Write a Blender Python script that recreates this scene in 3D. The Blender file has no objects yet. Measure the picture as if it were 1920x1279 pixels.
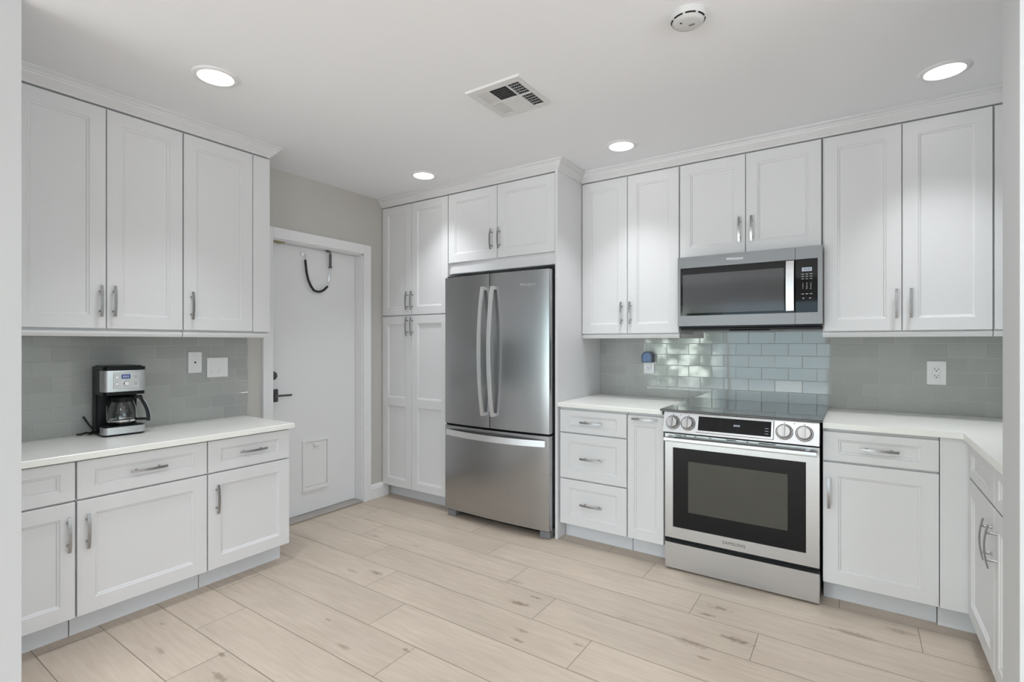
import bpy, math, random
from math import sin, cos, pi, radians as R
from mathutils import Vector, Matrix
SC = bpy.context.scene
COL = SC.collection
random.seed(7)

# ---------------------------------------------------------------- camera, world, lights, exposure
cd = bpy.data.cameras.new('camera'); cam = bpy.data.objects.new('camera', cd); COL.objects.link(cam)
cam.location = (0, 0, 1.31); cam.rotation_euler = (R(90), 0, R(34.15))
cd.sensor_width = 36; cd.lens = 953/1920*36; cd.shift_y = 3.5/1920; cd.clip_start = 0.02
SC.camera = cam
SC.view_settings.view_transform = 'Standard'; SC.view_settings.look = 'None'
SC.view_settings.exposure = 0.34; SC.view_settings.gamma = 1.0
SC.view_settings.use_curve_mapping = False
try:
    SC.cycles.max_bounces = 10; SC.cycles.diffuse_bounces = 6; SC.cycles.glossy_bounces = 5
    SC.cycles.transmission_bounces = 8; SC.cycles.use_denoising = True
    SC.cycles.sample_clamp_indirect = 6.0
except Exception: pass

W = bpy.data.worlds.new('garden_daylight'); SC.world = W; W.use_nodes = True
nt = W.node_tree; nt.nodes.clear()
def N(nt, t, **kw):
    n = nt.nodes.new(t)
    for k, v in kw.items():
        if k.startswith('i_'):
            n.inputs[k[2:].replace('_', ' ')].default_value = v
        else: setattr(n, k, v)
    return n
def build_world():
    L = nt.links.new
    tc = N(nt, 'ShaderNodeTexCoord'); sep = N(nt, 'ShaderNodeSeparateXYZ'); L(tc.outputs['Generated'], sep.inputs[0])
    noi = N(nt, 'ShaderNodeTexNoise'); noi.inputs['Scale'].default_value = 26; noi.inputs['Detail'].default_value = 6
    noi.inputs['Roughness'].default_value = 0.7
    L(tc.outputs['Generated'], noi.inputs['Vector'])
    leaf = N(nt, 'ShaderNodeValToRGB')
    cr = leaf.color_ramp; cr.elements[0].position = .42; cr.elements[0].color = (.05, .085, .07, 1)
    cr.elements[1].position = .60; cr.elements[1].color = (1.5, 1.75, 1.6, 1)
    e = cr.elements.new(.5); e.color = (.16, .22, .19, 1)
    L(noi.outputs['Fac'], leaf.inputs[0])
    # elevation: pale paving below the horizon, foliage just above it, hazy sky higher up
    m1 = N(nt, 'ShaderNodeMapRange'); m1.inputs['From Min'].default_value = .10; m1.inputs['From Max'].default_value = .30
    L(sep.outputs['Z'], m1.inputs['Value'])
    # the trees stand only to the far west and south east; between them lies an open bluish haze
    ratio = N(nt, 'ShaderNodeMath'); ratio.operation = 'ABSOLUTE'; L(sep.outputs['Y'], ratio.inputs[0])
    mad = N(nt, 'ShaderNodeMath'); mad.operation = 'MULTIPLY_ADD'; L(ratio.outputs[0], mad.inputs[0]); mad.inputs[1].default_value = .215; L(sep.outputs['X'], mad.inputs[2])
    west = N(nt, 'ShaderNodeMapRange'); west.inputs['From Min'].default_value = .01; west.inputs['From Max'].default_value = -.02; L(mad.outputs[0], west.inputs['Value'])
    me_ = N(nt, 'ShaderNodeMath'); me_.operation = 'MULTIPLY_ADD'; L(sep.outputs['X'], me_.inputs[0]); me_.inputs[1].default_value = .235; 
    ny = N(nt, 'ShaderNodeMath'); ny.operation = 'MULTIPLY'; L(sep.outputs['Y'], ny.inputs[0]); ny.inputs[1].default_value = -1; L(ny.outputs[0], me_.inputs[2])
    ea = N(nt, 'ShaderNodeMapRange'); ea.inputs['From Min'].default_value = .0; ea.inputs['From Max'].default_value = .02; L(me_.outputs[0], ea.inputs['Value'])
    pos = N(nt, 'ShaderNodeMath'); pos.operation = 'GREATER_THAN'; L(sep.outputs['Y'], pos.inputs[0]); pos.inputs[1].default_value = 0
    eb = N(nt, 'ShaderNodeMath'); eb.operation = 'MULTIPLY'; L(ea.outputs[0], eb.inputs[0]); L(pos.outputs[0], eb.inputs[1])
    tr = N(nt, 'ShaderNodeMath'); tr.operation = 'MAXIMUM'; L(west.outputs[0], tr.inputs[0]); L(eb.outputs[0], tr.inputs[1])
    mixt = N(nt, 'ShaderNodeMixRGB'); L(tr.outputs[0], mixt.inputs[0]); mixt.inputs[1].default_value = (.26, .36, .42, 1); L(leaf.outputs[0], mixt.inputs[2])
    mix1 = N(nt, 'ShaderNodeMixRGB'); L(m1.outputs[0], mix1.inputs[0]); L(mixt.outputs[0], mix1.inputs[1]); mix1.inputs[2].default_value = (.95, 1.0, 1.06, 1)
    m2 = N(nt, 'ShaderNodeMapRange'); m2.inputs['From Min'].default_value = -.10; m2.inputs['From Max'].default_value = -.07
    L(sep.outputs['Z'], m2.inputs['Value'])
    mix2 = N(nt, 'ShaderNodeMixRGB'); L(m2.outputs[0], mix2.inputs[0]); mix2.inputs[1].default_value = (.78, .83, .86, 1); L(mix1.outputs[0], mix2.inputs[2])
    bg = N(nt, 'ShaderNodeBackground'); bg.inputs['Strength'].default_value = 7.2
    L(mix2.outputs[0], bg.inputs['Color'])
    out = N(nt, 'ShaderNodeOutputWorld'); L(bg.outputs[0], out.inputs[0])
build_world()

def area(name, loc, rot, sx, sy, energy, color=(1, 1, 1), shape='RECTANGLE', spread=180):
    l = bpy.data.lights.new(name, 'AREA'); l.shape = shape; l.size = sx
    if shape in ('RECTANGLE', 'ELLIPSE'): l.size_y = sy
    l.energy = energy; l.color = color; l.spread = R(spread)
    o = bpy.data.objects.new(name, l); o.location = loc; o.rotation_euler = rot; COL.objects.link(o); return o
# daylight entering by the sliding doors, the added south opening and the east window
for a_ in (('daylight_south', (-2.31, -4.5, 1.1), (R(90), 0, 0), 3.8, 2.2), ('daylight_south', (2.6, -4.5, 1.1), (R(90), 0, 0), 1.4, 2.2), ('daylight_east', (3.5, .55, 1.5), (0, R(90), 0), 1.3, 2.5)):
    o_ = area(*a_, 1); o_.data.cycles.is_portal = True
DOWN_W = 2.2

# ---------------------------------------------------------------- materials
MATS = {}
def mat(name, color, rough=.5, metal=0.0, bump=0.0, bscale=200, noise=0.0, nscale=8, spec=.5, aniso=0, coat=0,
        trans=0, ior=1.45, emis=None, estr=0, stretch=None):
    m = bpy.data.materials.new(name); m.use_nodes = True; t = m.node_tree; b = t.nodes['Principled BSDF']; L = t.links.new
    b.inputs['Base Color'].default_value = (*color, 1); b.inputs['Roughness'].default_value = rough
    b.inputs['Metallic'].default_value = metal; b.inputs['Specular IOR Level'].default_value = spec
    b.inputs['IOR'].default_value = ior; b.inputs['Transmission Weight'].default_value = trans
    b.inputs['Anisotropic'].default_value = aniso; b.inputs['Coat Weight'].default_value = coat
    b.inputs['Coat Roughness'].default_value = .05
    if emis: b.inputs['Emission Color'].default_value = (*emis, 1); b.inputs['Emission Strength'].default_value = estr
    tc = N(t, 'ShaderNodeTexCoord'); mp = N(t, 'ShaderNodeMapping'); L(tc.outputs['Object'], mp.inputs[0])
    if stretch: mp.inputs['Scale'].default_value = stretch
    if noise:
        n = N(t, 'ShaderNodeTexNoise'); n.inputs['Scale'].default_value = nscale; n.inputs['Detail'].default_value = 5
        L(mp.outputs[0], n.inputs['Vector'])
        mx = N(t, 'ShaderNodeMixRGB'); L(n.outputs['Fac'], mx.inputs[0])
        mx.inputs[1].default_value = (*[c*(1-noise) for c in color], 1); mx.inputs[2].default_value = (*[min(1, c*(1+noise)) for c in color], 1)
        L(mx.outputs[0], b.inputs['Base Color'])
    if bump:
        n = N(t, 'ShaderNodeTexNoise'); n.inputs['Scale'].default_value = bscale; n.inputs['Detail'].default_value = 3
        L(mp.outputs[0], n.inputs['Vector'])
        bp = N(t, 'ShaderNodeBump'); bp.inputs['Strength'].default_value = bump; bp.inputs['Distance'].default_value = .001
        L(n.outputs['Fac'], bp.inputs['Height']); L(bp.outputs[0], b.inputs['Normal'])
    MATS[name] = m; return m
WHITE = mat('white_cabinet_paint', (.705, .705, .715), .38, noise=.01)
TOE = mat('toe_kick_paint', (.68, .69, .715), .5, noise=.01)
TRIMW = mat('white_trim_paint', (.80, .80, .81), .4, noise=.01)
CEIL = mat('ceiling_paint', (.85, .86, .885), .8, bump=.15, bscale=120)
WALLW = mat('white_wall_paint', (.60, .605, .615), .7, bump=.1, bscale=150)
WALLG = mat('greige_wall_paint', (.53, .515, .485), .7, bump=.15, bscale=150)
DOORW = mat('white_door_paint', (.78, .78, .79), .42, noise=.01)
QUARTZ = mat('white_quartz', (.88, .88, .85), .28, noise=.03, nscale=90)
NICKEL = mat('brushed_nickel', (.37, .37, .375), .30, 1, noise=.05, nscale=60)
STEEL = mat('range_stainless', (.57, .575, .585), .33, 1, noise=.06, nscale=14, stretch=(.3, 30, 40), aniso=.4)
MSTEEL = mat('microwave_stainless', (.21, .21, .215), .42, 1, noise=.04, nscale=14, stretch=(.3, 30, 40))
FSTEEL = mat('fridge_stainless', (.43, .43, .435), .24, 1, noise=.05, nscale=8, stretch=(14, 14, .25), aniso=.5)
HSTEEL = mat('fridge_handle_steel', (.56, .56, .565), .36, 1)
FHAND = mat('satin_handle_steel', (.80, .80, .80), .42, 1)
KNOBM = mat('knob_steel', (.50, .50, .505), .2, 1)
FSIDE = mat('fridge_grey_side', (.16, .16, .165), .45, .5)
BLACK = mat('black_plastic', (.007, .007, .008), .35, spec=.25)
GLOSSB = mat('black_glass', (.006, .006, .007), .04, spec=.3)
COOK = mat('cooktop_glass', (.045, .046, .048), .07, coat=.5)
MWIN = mat('microwave_window', (.075, .075, .078), .08, spec=.45, noise=.1, nscale=300)
OWIN = mat('oven_inner_window', (.075, .073, .062), .10, spec=.3, noise=.12, nscale=6)
GREYP = mat('grey_plastic', (.20, .20, .205), .45)
WPLAST = mat('white_plastic', (.80, .80, .80), .3)
DETP = mat('detector_plastic', (.62, .62, .62), .45)
VENTM = mat('vent_white_metal', (.70, .70, .70), .4)
VENTD = mat('vent_painted_shade', (.02, .02, .02), .8)
CHROME = mat('chrome', (.78, .78, .78), .08, 1)
DARKM = mat('dark_bronze_metal', (.12, .12, .12), .35, .9)
RUBBER = mat('black_rubber', (.012, .012, .012), .5)
BRASS = mat('worn_brass', (.42, .38, .22), .35, .9)
GLASS = mat('clear_glass', (.95, .97, .97), .0, trans=1, ior=1.45)
LIT = mat('lamp_diffuser', (1, 1, 1), .5, emis=(1, .99, .97), estr=6)
BLUEP = mat('dark_blue_plastic', (.03, .055, .11), .25)
BLUEF = mat('blue_screen_face', (.06, .11, .22), .2, noise=.6, nscale=90, emis=(.12, .25, .5), estr=.12)
LCD = mat('lcd_grey', (.32, .36, .40), .3, emis=(.35, .40, .48), estr=.35)
LCDB = mat('lcd_blue', (.02, .03, .14), .2, emis=(.05, .08, .35), estr=.25)
MARK = mat('printed_white_marks', (.55, .55, .55), .5)
MARKD = mat('printed_dark_marks', (.10, .10, .10), .5)
LOGO = mat('silver_lettering', (.80, .80, .80), .2, .7)
THRESH = mat('grey_wood_threshold', (.36, .34, .315), .5, noise=.2, nscale=12, stretch=(8, 1, 1))
GROUT = mat('pale_grout', (.50, .51, .49), .8)

def tile_mat():
    m = bpy.data.materials.new('grey_glass_tile'); m.use_nodes = True; t = m.node_tree; b = t.nodes['Principled BSDF']; L = t.links.new
    at = N(t, 'ShaderNodeAttribute'); at.attribute_name = 'rnd'
    r = N(t, 'ShaderNodeMapRange'); r.inputs['To Min'].default_value = .95; r.inputs['To Max'].default_value = 1.05
    L(at.outputs['Fac'], r.inputs['Value'])
    mx = N(t, 'ShaderNodeVectorMath'); mx.operation = 'SCALE'; mx.inputs[0].default_value = (.40, .41, .39)
    L(r.outputs[0], mx.inputs['Scale']); L(mx.outputs[0], b.inputs['Base Color'])
    b.inputs['Roughness'].default_value = .035; b.inputs['IOR'].default_value = 1.55
    tc = N(t, 'ShaderNodeTexCoord'); n = N(t, 'ShaderNodeTexNoise'); n.inputs['Scale'].default_value = 9; L(tc.outputs['Object'], n.inputs['Vector'])
    bp = N(t, 'ShaderNodeBump'); bp.inputs['Strength'].default_value = .05; bp.inputs['Distance'].default_value = .003
    L(n.outputs['Fac'], bp.inputs['Height']); L(bp.outputs[0], b.inputs['Normal'])
    return m
TILE = tile_mat()

def floor_mat():
    m = bpy.data.materials.new('pale_oak_plank_tile'); m.use_nodes = True; t = m.node_tree; b = t.nodes['Principled BSDF']; L = t.links.new
    at = N(t, 'ShaderNodeAttribute'); at.attribute_name = 'rnd'
    tc = N(t, 'ShaderNodeTexCoord')
    off = N(t, 'ShaderNodeVectorMath'); off.operation = 'SCALE'; off.inputs[0].default_value = (37.0, 11.0, 0); L(at.outputs['Fac'], off.inputs['Scale'])
    add = N(t, 'ShaderNodeVectorMath'); add.operation = 'ADD'; L(tc.outputs['Object'], add.inputs[0]); L(off.outputs[0], add.inputs[1])
    def stretched(s):
        mp = N(t, 'ShaderNodeMapping'); mp.inputs['Scale'].default_value = s; L(add.outputs[0], mp.inputs[0]); return mp
    g1 = N(t, 'ShaderNodeTexNoise'); g1.inputs['Scale'].default_value = 6; g1.inputs['Detail'].default_value = 8; g1.inputs['Distortion'].default_value = .6
    L(stretched((.8, 9, 1)).outputs[0], g1.inputs['Vector'])
    g2 = N(t, 'ShaderNodeTexNoise'); g2.inputs['Scale'].default_value = 1.6; g2.inputs['Detail'].default_value = 3
    L(stretched((1, 2.5, 1)).outputs[0], g2.inputs['Vector'])
    r1 = N(t, 'ShaderNodeValToRGB'); c = r1.color_ramp
    c.elements[0].position = .30; c.elements[0].color = (.505, .425, .345, 1); c.elements[1].position = .68; c.elements[1].color = (.575, .495, .415, 1)
    L(g1.outputs['Fac'], r1.inputs[0])
    r2 = N(t, 'ShaderNodeMapRange'); r2.inputs['From Min'].default_value = .3; r2.inputs['From Max'].default_value = .7
    r2.inputs['To Min'].default_value = .93; r2.inputs['To Max'].default_value = 1.06; L(g2.outputs['Fac'], r2.inputs['Value'])
    m1 = N(t, 'ShaderNodeVectorMath'); m1.operation = 'SCALE'; L(r1.outputs[0], m1.inputs[0]); L(r2.outputs[0], m1.inputs['Scale'])
    r3 = N(t, 'ShaderNodeMapRange'); r3.inputs['To Min'].default_value = .965; r3.inputs['To Max'].default_value = 1.035; L(at.outputs['Fac'], r3.inputs['Value'])
    m2 = N(t, 'ShaderNodeVectorMath'); m2.operation = 'SCALE'; L(m1.outputs[0], m2.inputs[0]); L(r3.outputs[0], m2.inputs['Scale'])
    # knots where the boards carry them
    cur = m2.outputs[0]
    for (kx, ky, ks, kd) in KNOTS:
        mp = N(t, 'ShaderNodeVectorMath'); mp.operation = 'SUBTRACT'; L(tc.outputs['Object'], mp.inputs[0]); mp.inputs[1].default_value = (kx, ky, 0)
        dn = N(t, 'ShaderNodeVectorMath'); dn.operation = 'MULTIPLY'; L(mp.outputs[0], dn.inputs[0]); dn.inputs[1].default_value = (1/(ks*2.0), 1/(ks*.62), 0)
        nn = N(t, 'ShaderNodeTexNoise'); nn.inputs['Scale'].default_value = 45; L(tc.outputs['Object'], nn.inputs['Vector'])
        le = N(t, 'ShaderNodeVectorMath'); le.operation = 'LENGTH'; L(dn.outputs[0], le.inputs[0])
        ma = N(t, 'ShaderNodeMath'); ma.operation = 'MULTIPLY_ADD'; L(nn.outputs['Fac'], ma.inputs[0]); ma.inputs[1].default_value = 1.6; L(le.outputs['Value'], ma.inputs[2])
        mr = N(t, 'ShaderNodeMapRange'); mr.interpolation_type = 'SMOOTHSTEP'
        mr.inputs['From Min'].default_value = .95; mr.inputs['From Max'].default_value = 1.85; mr.inputs['To Min'].default_value = kd; mr.inputs['To Max'].default_value = 0
        L(ma.outputs[0], mr.inputs['Value'])
        mx = N(t, 'ShaderNodeMixRGB'); L(mr.outputs[0], mx.inputs[0]); L(cur, mx.inputs[1]); mx.inputs[2].default_value = (.23, .175, .125, 1)
        cur = mx.outputs[0]
    L(cur, b.inputs['Base Color']); b.inputs['Roughness'].default_value = .42; b.inputs['Specular IOR Level'].default_value = .35
    bp = N(t, 'ShaderNodeBump'); bp.inputs['Strength'].default_value = .12; bp.inputs['Distance'].default_value = .002
    L(g1.outputs['Fac'], bp.inputs['Height']); L(bp.outputs[0], b.inputs['Normal'])
    return m
KNOTS = [(-2.264, 1.962, .035, .75), (-2.40, 1.90, .03, .4), (-2.063, 1.501, .014, .6), (-1.832, 1.406, .028, .55), (-1.404, 2.136, .035, .8),
         (-1.359, 2.232, .02, .8), (-1.237, 1.866, .022, .75), (-1.264, 1.939, .025, .5), (-1.592, 1.54, .018, .7),
         (-.997, 1.985, .02, .55), (-2.35, 2.366, .016, .5), (-.557, 2.652, .035, .65), (-.597, 2.552, .025, .75),
         (-.44, 2.408, .04, .8), (-.604, 2.275, .05, .5), (-.533, 2.194, .02, .55), (-.012, 2.755, .05, .5), (.162, 2.897, .04, .5),
         (-2.681, 1.044, .014, .5), (-2.455, .949, .026, .55), (-2.207, 1.084, .02, .7), (-2.069, 1.003, .035, .6), (-1.55, 2.32, .04, .3),
         (-3.0, 2.52, .03, .3), (-2.7, 2.33, .03, .35), (-.9, 2.3, .04, .25)]
FLOORM = floor_mat()
GAPM = mat('dark_plank_joint', (.20, .165, .13), .8)

# ---------------------------------------------------------------- mesh helper
class MB:
    def __init__(s): s.v = []; s.f = []; s.m = []; s.sm = []; s.att = []
    def add(s, vs, fs, mi=0, smooth=False, a=0.0):
        o = len(s.v); s.v += [tuple(v) for v in vs]
        for f in fs: s.f.append([o+i for i in f]); s.m.append(mi); s.sm.append(smooth); s.att.append(a)
    def box(s, x0, x1, y0, y1, z0, z1, mi=0, bev=0.0, a=0.0):
        if x0 > x1: x0, x1 = x1, x0
        if y0 > y1: y0, y1 = y1, y0
        if z0 > z1: z0, z1 = z1, z0
        if bev <= 0:
            vs = [(x, y, z) for x in (x0, x1) for y in (y0, y1) for z in (z0, z1)]
            s.add(vs, [(0, 1, 3, 2), (4, 6, 7, 5), (0, 4, 5, 1), (2, 3, 7, 6), (0, 2, 6, 4), (1, 5, 7, 3)], mi, False, a); return
        b = min(bev, (x1-x0)*.49, (y1-y0)*.49, (z1-z0)*.49)
        X = (x0, x1); Y = (y0, y1); Z = (z0, z1); vs = []; idx = {}
        for i in (0, 1):
            for j in (0, 1):
                for k in (0, 1):
                    sx, sy, sz = (1-2*i), (1-2*j), (1-2*k)
                    for ax in range(3):
                        p = [X[i]+sx*b, Y[j]+sy*b, Z[k]+sz*b]
                        p[ax] = (X[i], Y[j], Z[k])[ax]
                        idx[i, j, k, ax] = len(vs); vs.append(tuple(p))
        F = []
        for i in (0, 1):
            F.append([idx[i, 0, 0, 0], idx[i, 1, 0, 0], idx[i, 1, 1, 0], idx[i, 0, 1, 0]][::(-1 if i == 0 else 1)])
            F.append([idx[0, i, 0, 1], idx[1, i, 0, 1], idx[1, i, 1, 1], idx[0, i, 1, 1]][::(1 if i == 0 else -1)])
            F.append([idx[0, 0, i, 2], idx[1, 0, i, 2], idx[1, 1, i, 2], idx[0, 1, i, 2]][::(-1 if i == 0 else 1)])
        def orient(face):
            c = Vector(((x0+x1)/2, (y0+y1)/2, (z0+z1)/2)); P = [Vector(vs[q]) for q in face]
            n = (P[1]-P[0]).cross(P[2]-P[0]); m = sum(P, Vector())/len(P)
            return face if n.dot(m-c) > 0 else face[::-1]
        for i in (0, 1):
            for j in (0, 1):
                F.append(orient([idx[i, j, 0, 0], idx[i, j, 0, 1], idx[i, j, 1, 1], idx[i, j, 1, 0]]))
                F.append(orient([idx[i, 0, j, 0], idx[i, 0, j, 2], idx[i, 1, j, 2], idx[i, 1, j, 0]]))
                F.append(orient([idx[0, i, j, 1], idx[0, i, j, 2], idx[1, i, j, 2], idx[1, i, j, 1]]))
                for k in (0, 1): F.append(orient([idx[i, j, k, 0], idx[i, j, k, 1], idx[i, j, k, 2]]))
        F = [orient(f) for f in F]
        s.add(vs, F, mi, False, a)
    def prism(s, prof, p0, axis, length, mi=0, smooth=False):
        # prof: list of (a,b) in the plane of the other two axes (order x,y,z without axis)
        n = len(prof); vs = []
        for t in (0, length):
            for a, b in prof:
                p = [a, b]; p.insert(axis, t); vs.append((p[0]+p0[0], p[1]+p0[1], p[2]+p0[2]))
        fs = [(i, (i+1) % n, n+(i+1) % n, n+i) for i in range(n)]
        s.add(vs, fs, mi, smooth); s.add(vs, [tuple(range(n))[::-1], tuple(range(n, 2*n))], mi)
    def lathe(s, prof, c, axis=2, n=32, mi=0, smooth=True, a0=0, a1=2*pi):
        # prof: (radius, t along axis)
        full = abs(a1-a0-2*pi) < 1e-6; k = n if full else n+1; vs = []
        for i in range(k):
            an = a0+(a1-a0)*i/n
            for r, t in prof:
                u, w = r*cos(an), r*sin(an)
                p = {0: (t, u, w), 1: (u, t, w), 2: (u, w, t)}[axis]; vs.append((c[0]+p[0], c[1]+p[1], c[2]+p[2]))
        m = len(prof); fs = []
        for i in range(n):
            j = (i+1) % k
            for q in range(m-1): fs.append((i*m+q, j*m+q, j*m+q+1, i*m+q+1))
        s.add(vs, fs, mi, smooth)
    def cyl(s, c, r, h, axis=2, n=24, mi=0, r2=None, bev=.0):
        r2 = r if r2 is None else r2
        prof = [(0, 0), (r-bev, 0), (r, bev), (r2, h-bev), (r2-bev, h), (0, h)] if bev else [(0, 0), (r, 0), (r, 0), (r2, h), (r2, h), (0, h)]
        s.lathe(prof, c, axis, n, mi)
    def tube(s, pts, r, n=10, mi=0, caps=True):
        pts = [Vector(p) for p in pts]; vs = []; up = Vector((0, 0, 1))
        prev = None
        for i, p in enumerate(pts):
            d = (pts[min(i+1, len(pts)-1)]-pts[max(i-1, 0)]).normalized()
            if prev is None:
                a = d.cross(up); a = a if a.length > .05 else d.cross(Vector((1, 0, 0))); a.normalize()
            else: a = (prev-d*prev.dot(d)).normalized()
            prev = a; b = d.cross(a); rr = r[i] if isinstance(r, (list, tuple)) else r
            for k in range(n): vs.append(p+a*rr*cos(2*pi*k/n)+b*rr*sin(2*pi*k/n))
        fs = []
        for i in range(len(pts)-1):
            for k in range(n): fs.append((i*n+k, i*n+(k+1) % n, (i+1)*n+(k+1) % n, (i+1)*n+k))
        s.add(vs, fs, mi, True)
        if caps: s.add(vs[:n], [tuple(range(n))[::-1]], mi); s.add(vs[-n:], [tuple(range(n))], mi)
    def ribbon(s, pts, wv, tv, mi=0):
        # rectangular section swept along pts; wv half width vector, tv list/func thickness vector
        vs = []; n = len(pts)
        for p in pts:
            p = Vector(p); w = Vector(wv); t = Vector(tv)
            vs += [p-w-t, p+w-t, p+w+t, p-w+t]
        for i in range(n-1):
            for k in range(4):
                s.add([vs[i*4+k], vs[i*4+(k+1) % 4], vs[(i+1)*4+(k+1) % 4], vs[(i+1)*4+k]], [(0, 1, 2, 3)], mi, False)
        s.add(vs[:4], [(3, 2, 1, 0)], mi); s.add(vs[-4:], [(0, 1, 2, 3)], mi)
    def build(s, name, mats, parent=None, loc=None, rot=None):
        me = bpy.data.meshes.new(name); me.from_pydata(s.v, [], s.f)
        if not isinstance(mats, (list, tuple)): mats = [mats]
        for m in mats: me.materials.append(m)
        me.polygons.foreach_set('material_index', s.m); me.polygons.foreach_set('use_smooth', s.sm)
        at = me.attributes.new('rnd', 'FLOAT', 'FACE'); at.data.foreach_set('value', s.att)
        me.update()
        import bmesh
        bm = bmesh.new(); bm.from_mesh(me)
        bmesh.ops.remove_doubles(bm, verts=bm.verts, dist=1e-6)
        bmesh.ops.dissolve_degenerate(bm, dist=1e-7, edges=bm.edges)
        bmesh.ops.recalc_face_normals(bm, faces=bm.faces)
        for e in bm.edges:
            if len(e.link_faces) == 2 and e.calc_face_angle(0) > R(40): e.smooth = False
        bm.to_mesh(me); bm.free()
        o = bpy.data.objects.new(name, me); COL.objects.link(o)
        if parent: o.parent = parent
        if loc: o.location = loc
        if rot: o.rotation_euler = rot
        return o
def thing(name, label, cat, loc=(0, 0, 0), rz=0, group=None):
    o = bpy.data.objects.new(name, None); COL.objects.link(o); o.empty_display_size = .1
    o.location = loc; o.rotation_euler = (0, 0, rz); o['label'] = label; o['category'] = cat
    if group: o['group'] = group
    return o
def struct(o): o['kind'] = 'structure'; return o
def tagm(o, label, cat, group=None):
    o['label'] = label; o['category'] = cat
    if group: o['group'] = group
    return o
def text(name, body, size, loc, rot, m, parent, extrude=.0003, spacing=1.0, align='CENTER', line=1.0):
    c = bpy.data.curves.new(name, 'FONT'); c.body = body; c.size = size; c.extrude = extrude; c.align_x = align; c.align_y = 'CENTER'
    c.space_character = spacing; c.space_line = line; c.resolution_u = 3
    t = bpy.data.objects.new(name, c); COL.objects.link(t); bpy.context.view_layer.update()
    me = bpy.data.meshes.new_from_object(t.evaluated_get(bpy.context.evaluated_depsgraph_get()))
    bpy.data.objects.remove(t); me.materials.clear(); me.materials.append(m)
    o = bpy.data.objects.new(name, me); COL.objects.link(o); o.parent = parent; o.location = loc; o.rotation_euler = rot
    return o

# ---------------------------------------------------------------- the setting
CZ = 2.53          # ceiling height
LX, BY, EX = -3.37, 3.66, 1.04   # left wall, back wall, kitchen's east wall
SX0, SX1, SY = -4.6, 3.5, -4.5   # the living space the camera stands in
# floor boards
fm = MB()
fm.box(SX0-.1, SX1+.1, SY-.1, BY+.1, -.05, -.0012, 1)
JT = {10: -.073, 9: -.988, 8: -.672, 7: -.366, 6: -.055, 5: -.965, 4: -.657, 3: -1.573, 2: -1.28, 1: -.995, 0: -.4}
y = .64-.2345*22; row = -22; g = .0012
while y < BY:
    jx = JT.get(row, (row*.4713) % 1.22)
    x = jx-1.22*math.ceil((jx-SX0)/1.22)
    while x < SX1:
        xa, xb = max(x+g, SX0), min(x+1.22-g, SX1); ya, yb = max(y+g, SY), min(y+.2345-g, BY)
        if xb > xa and yb > ya:
            fm.add([(xa, ya, 0), (xb, ya, 0), (xb, yb, 0), (xa, yb, 0)], [(0, 1, 2, 3)], 0, False, random.random())
        x += 1.22
    y += .2345; row += 1
struct(fm.build('floor', [FLOORM, GAPM]))
m = MB(); m.box(SX0-.1, SX1+.1, SY-.1, BY+.1, CZ, CZ+.1); struct(m.build('ceiling', CEIL))
m = MB(); m.box(LX-.3, EX+.12, BY, BY+.12, 0, CZ); struct(m.build('wall_back', WALLG))
# left wall, with the opening of the door
DY0, DY1, DZ = 1.985, 2.78, 2.045
m = MB()
m.box(LX-.14, LX, .40, DY0, 0, CZ); m.box(LX-.14, LX, DY1, BY, 0, CZ); m.box(LX-.14, LX, DY0, DY1, DZ, CZ)
struct(m.build('wall_left', WALLG))
m = MB(); m.box(SX0, -2.45, .40, .515, 0, CZ); struct(m.build('wall_left_return', WALLW))
m = MB(); m.box(.36, SX1, 1.883, 2.075, 0, CZ); struct(m.build('wall_right_return', WALLW))
m = MB(); m.box(EX, EX+.12, 2.075, BY, 0, CZ); struct(m.build('wall_right', WALLW))
# living space behind the camera
m = MB(); m.box(SX0-.12, SX0, SY, .515, 0, CZ); struct(m.build('wall_west', WALLW))
m = MB(); m.box(SX0, SX1, SY-.12, SY, 2.15, CZ); m.box(SX0, -4.2, SY-.12, SY, 0, 2.15); m.box(-.42, 1.9, SY-.12, SY, 0, 2.15); m.box(3.3, SX1, SY-.12, SY, 0, 2.15)  # the eastern opening is added to make up daylight
struct(m.build('wall_south', WALLW))
m = MB(); m.box(SX1, SX1+.12, SY, -.7, 0, CZ); m.box(SX1, SX1+.12, 1.8, 2.075, 0, CZ); m.box(SX1, SX1+.12, -.7, 1.8, 0, .85); m.box(SX1, SX1+.12, -.7, 1.8, 2.15, CZ)
struct(m.build('wall_east', WALLW))
m = MB()
for x in (-4.2, -2.35, -.48, 1.9, 3.24):
    m.box(x, x+.06, SY-.09, SY-.03, 0, 2.15, 0, .004)
for xa, xb in ((-4.14, -2.35), (-2.29, -.48), (1.96, 3.24)): m.box(xa, xb, SY-.09, SY-.03, 2.09, 2.15); m.box(xa, xb, SY-.09, SY-.03, 0, .05)
struct(m.build('window_1', TRIMW))
m = MB()
for yy in (-.7, .52, 1.74): m.box(SX1+.03, SX1+.09, yy, yy+.06, .85, 2.15)
m.box(SX1+.03, SX1+.09, -.7, 1.8, .85, .91); m.box(SX1+.03, SX1+.09, -.7, 1.8, 2.09, 2.15)
struct(m.build('window_2', TRIMW))

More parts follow.
